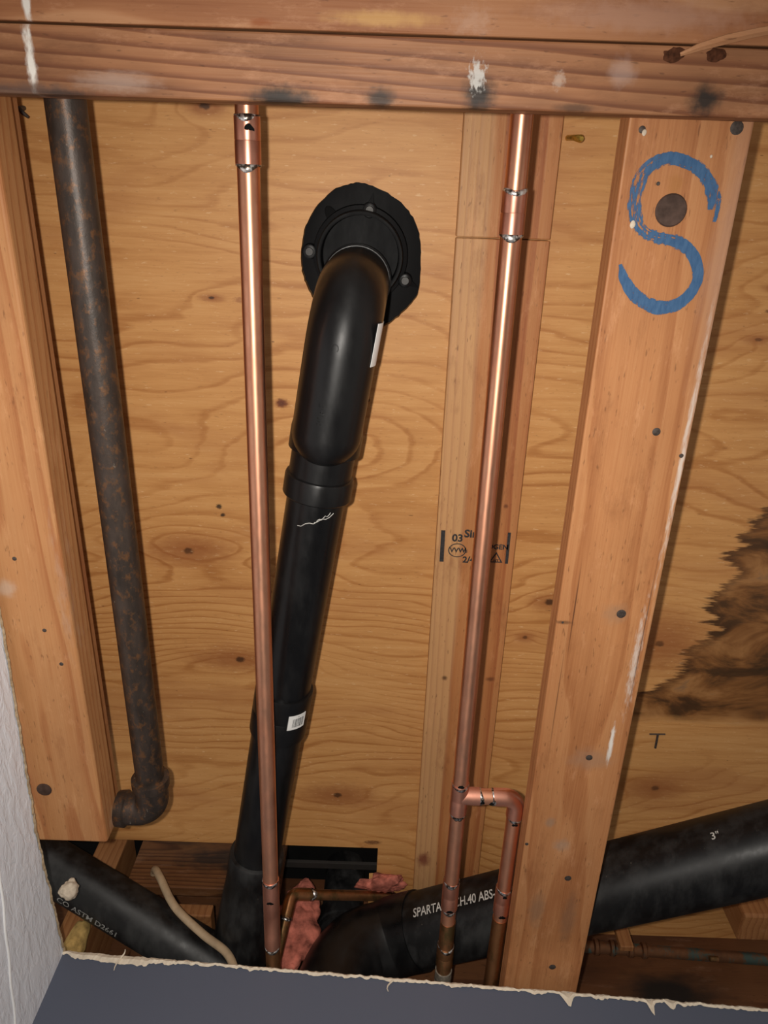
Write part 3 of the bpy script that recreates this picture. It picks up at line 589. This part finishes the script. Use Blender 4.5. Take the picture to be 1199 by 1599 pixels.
# ================================================================ ABS DRAINS
td = thing('toilet_drain', (-.05, .09, 1.24), 'black plastic toilet drain with flange, elbow and long pipe', 'drain pipe')
FC = (-.051, .092)
fl_ = stepped('closet_flange', (FC[0], FC[1], 1.2395), (FC[0], FC[1], 2), [(-.0012, .120), (0, .122), (.006, .122)], m_flange, td, 48)
stepped('flange_hub', (FC[0], FC[1], 1.20), (FC[0], FC[1], 2), [(.034, .001), (.034, .0595), (.001, .0605), (0, .0625), (0, .0655), (.002, .067), (.024, .068), (.026, .074), (.0405, .076)], m_flange, td, 48)
for (x, y) in ((-.038, .025), (-.131, .088), (.021, .127)):
    s_ = stepped('screw_boss', (x, y, 1.222), (x, y, 2), [(0, .0085), (.001, .0105), (.018, .0125)], m_absf, fl_, 20)
    hd = stepped('screw_head', (x, y, 1.2195), (x, y, 2), [(0, .0035), (0, .0058), (.0014, .0066), (.003, .0066)], m_steel, fl_, 16)
    dv = Vector((x-FC[0], y-FC[1], 0)).normalized(); q = Vector((-dv.y, dv.x, 0)); c0 = Vector((x, y, 1.2355))
    mesh_obj('rib', [c0+q*.008, c0-q*.008, c0+dv*.026, c0+q*.007-Vector((0, 0, .010)), c0-q*.007-Vector((0, 0, .010))], [(0, 2, 3), (1, 4, 2), (3, 2, 4), (0, 3, 4, 1), (0, 1, 2)], m_flange, fl_)
bm = bmesh.new(); bmesh.ops.create_icosphere(bm, subdivisions=3, radius=1)
for v in bm.verts: v.co = Vector((-.096+v.co.x*.008+v.co.y*.009, .036+v.co.y*.015-v.co.x*.004, 1.236+v.co.z*.002))
bm_obj('bolt_slot', bm, m_black, fl_, 60)
D = Vector((-.157, .988, 0)).normalized()
# closet bend: comes straight down, sweeps over, ends in a round heel
EPa = arc_path([(-.055, .126, 1.225), (-.057, .132, 1.040), (-.088, .325, 1.040)], .080, 14)
rad = [.0515]*len(EPa)
hd = (EPa[-1]-EPa[-2]).normalized(); base = EPa[-1]
for k in range(1, 10):
    a = k/9*math.pi/2*.97; EPa.append(base+hd*(.0510*math.sin(a))); rad.append(.0510*math.cos(a)+.0005)
bend = tube('closet_bend', EPa, rad, m_absf, td, 40, 60)
stepped('bend_collar', (-.055, .126, 1.205), (-.0555, .1275, 1.1), [(0, .0545), (.010, .0545), (.012, .0517)], m_absf, td, 40)
PA = Vector((-.0845, .300, 1.064)); PB = Vector((-.229, 1.212, 1.060)); PD = (PB-PA).normalized()
stepped('outlet_hub', PA, PB, [(0, .050), (.03, .0545), (.060, .0545), (.064, .0485), (.104, .0485)], m_absf, td, 40)
stepped('hub_collar', PA+PD*.100, PB, [(0, .0485), (.0015, .052), (.006, .0535), (.034, .0535), (.036, .052), (.0362, .046)], m_absf, td, 40)
tube('pipe', [PA+PD*(.13+.02*i) for i in range(42)], .0455, m_abs, td, 44)
for (s0_, s1_, a0_, a1_) in ((.150, .175, .45, -.75), (.148, .163, -.10, -.62)):
    e0 = Vector((0, 0, -1)); e0 = (e0-PD*e0.dot(PD)).normalized(); e1 = PD.cross(e0)
    tube('scratch', [PA+PD*(s1_+(s0_-s1_)*i/9+.002*math.sin(i*1.9))+(e0*math.cos(a0_+(a1_-a0_)*i/9)+e1*math.sin(a0_+(a1_-a0_)*i/9))*.0456 for i in range(10)], .0006, m_print, td, 5)
cpl = stepped('coupling', PA+PD*.504, PB, [(0, .046), (.0003, .0500), (.004, .0507), (.046, .0507), (.048, .0500), (.050, .0507), (.092, .0507), (.096, .0500), (.0963, .046)], m_absf, td, 44)
lab = cyl_patch('barcode_label', PA+PD*.504, PD, (0, 0, -1), .0508, .026, .056, -1.03, -.35, m_label, cpl); lab['label'] = 'white barcode sticker'
for k, w in enumerate((1, 2, 1, 1, 3, 1, 2, 1, 1, 2, 3, 1, 1, 2, 1)):
    a = -.94+k*.030; cyl_patch('barcode_bar', PA+PD*.504, PD, (0, 0, -1), .0513, 0.033, .051, a, a+.0055*w, m_ink, lab, 1, .0004)
text_on_cyl('label_text', '1 1/2', .005, PA+PD*.504, PD, (0, 0, -1), .0508, .028, -.75, m_ink, lab)
# white sticker on the side of the bend
i0 = 20
cyl_patch('white_sticker', base-hd*.10, hd, (1, 0, -.12), .0517, -.072, -.012, -.22, .40, m_label, td)
# raised moulded lettering and a gate mark under the bend
text_on_cyl('moulded_letters', '3408', .017, base-hd*.10, hd, (0, 0, -1), .0513, .045, .10, m_absf, td); text_on_cyl('moulded_letters', 'C', .016, base-hd*.10, hd, (0, 0, -1), .0513, -.04, .02, m_absf, td)
stepped('lower_hub', PA+PD*.905, PB, [(0, .046), (.002, .0520), (.006, .0535), (.05, .0535), (.053, .0520), (.12, .055), (.22, .060), (.295, .060)], m_absd, td, 40)

md = thing('main_drain', (.45, 1.25, 1.08), 'large black drain pipe slanting behind the marked board with white print', 'drain pipe')
ML = Vector((.0942, 1.481, 1.116)); MD = (Vector((.7628, 1.0592, 1.0019))-ML).normalized(); MA = ML-MD*.0254; MB = ML+MD*1.10; MR = .0765
tube('pipe', [lerp(MA, MB, i/16) for i in range(17)], MR, m_absd, md, 48)
MW = catmull([MA+MD*.045, MA-MD*.01, (.030, 1.513, 1.114), (-.022, 1.512, 1.090), (-.060, 1.508, 1.030), (-.078, 1.495, .93), (-.082, 1.485, .80)], 5)
tube('wye_fitting', MW, [MR+.004]*len(MW), m_abs, md, 48)
ref = Vector((0, -.62, -.78))
text_on_cyl('pipe_print', 'SPARTAN SCH.40 ABS-', 0.0255, MA, MD, ref, MR, .071, -.62, m_print, md, -1, .76)
text_on_cyl('pipe_print', '3"', .019, MA, MD, ref, MR, .700, -.72, m_print, md, -1)

bd = thing('branch_drain', (-.5, 1.45, 1.09), 'dusty black drain pipe slanting down from the white wall', 'drain pipe')
BA = Vector((-.817, 1.270, 1.1655)); BB = Vector((-.300, 1.489, 1.0205)); BD = (BB-BA).normalized()
tube('pipe', [lerp(BA, BB, i/12) for i in range(13)], .0525, m_absd, bd, 44)
text_on_cyl('pipe_print', 'CO ASTM D2661', .020, BA, BD, ref, .0525, .210, .80, m_printd, bd, -1)

vp = thing('vent_pipe', (-.066, 1.545, 1.15), 'dark plastic pipe stub behind the old copper pipe', 'drain pipe')
stepped('pipe', (-.066, 1.550, 1.162), (-.066, 1.550, 2), [(0, .048), (.012, .048), (.014, .053), (.05, .053), (.052, .048), (.184, .048)], m_absd, vp, 32)

# ================================================================ INSULATION, CABLE, BITS
tag(lump('insulation_tuft', (-.166, 1.502, 1.135), (.053, .022, .110), m_pink, None, .30, 22, 3, 5), 'tall pink fibreglass tuft between the copper pipes', 'insulation')
tag(lump('insulation_tuft', (.026, 1.452, 1.209), (.052, .026, .011), m_pink, None, .55, 34, 9, 5), 'small flat pink fibreglass scrap under the plywood edge', 'insulation')
tag(lump('insulation_tuft', (-.600, 1.42, 1.015), (.020, .02, .055), m_yellow, None, .35, 25, 5, 4), 'yellow fibreglass scrap beside the white wall corner', 'insulation')
tag(lump('plaster_crumb', (-.570, 1.225, .985), (.016, .020, .019), m_plaster, None, .4, 60, 2, 4), 'crumbly beige plaster lump stuck on the black pipe', 'plaster')
cb = thing('cable', (-.4, 1.38, 1.1), 'beige electrical cable bending out of the charred plank', 'cable')
tube('cable_jacket', catmull([(-.485, 1.42, 1.173), (-.478, 1.385, 1.171), (-.452, 1.36, 1.130), (-.405, 1.37, 1.07), (-.338, 1.388, 1.025), (-.278, 1.392, .985), (-.252, 1.394, .93), (-.245, 1.394, .86)], 8), .0082, m_cable, cb, 16)
tag(tube('brass_nail', [(.252, -.083, 1.2195), (.256, -.082, 1.195), (.262, -.080, 1.180), (.2635, -.0795, 1.176)], [.004, .004, .0055, .003], m_brass, None, 12), 'brass fastener poking from the plywood near the header', 'nail')
tag(tube('bent_nail', [(-.548, -.098, 1.2195), (-.546, -.096, 1.20), (-.538, -.09, 1.19), (-.530, -.084, 1.19)], [.0035, .003, .003, .002], m_nail, None, 10), 'small bent nail poking through above the iron pipe', 'nail')
st_ = thing('wire_staple', (.579, 1.02, 1.22), 'small dark staple in the plywood below the stain', 'staple')
tube('staple_leg', [(.579, 1.005, 1.2175), (.580, 1.040, 1.2175)], .0024, m_nail, st_, 8); tube('staple_crown', [(.562, 1.005, 1.2178), (.594, 1.004, 1.2178)], .0016, m_nail, st_, 8)
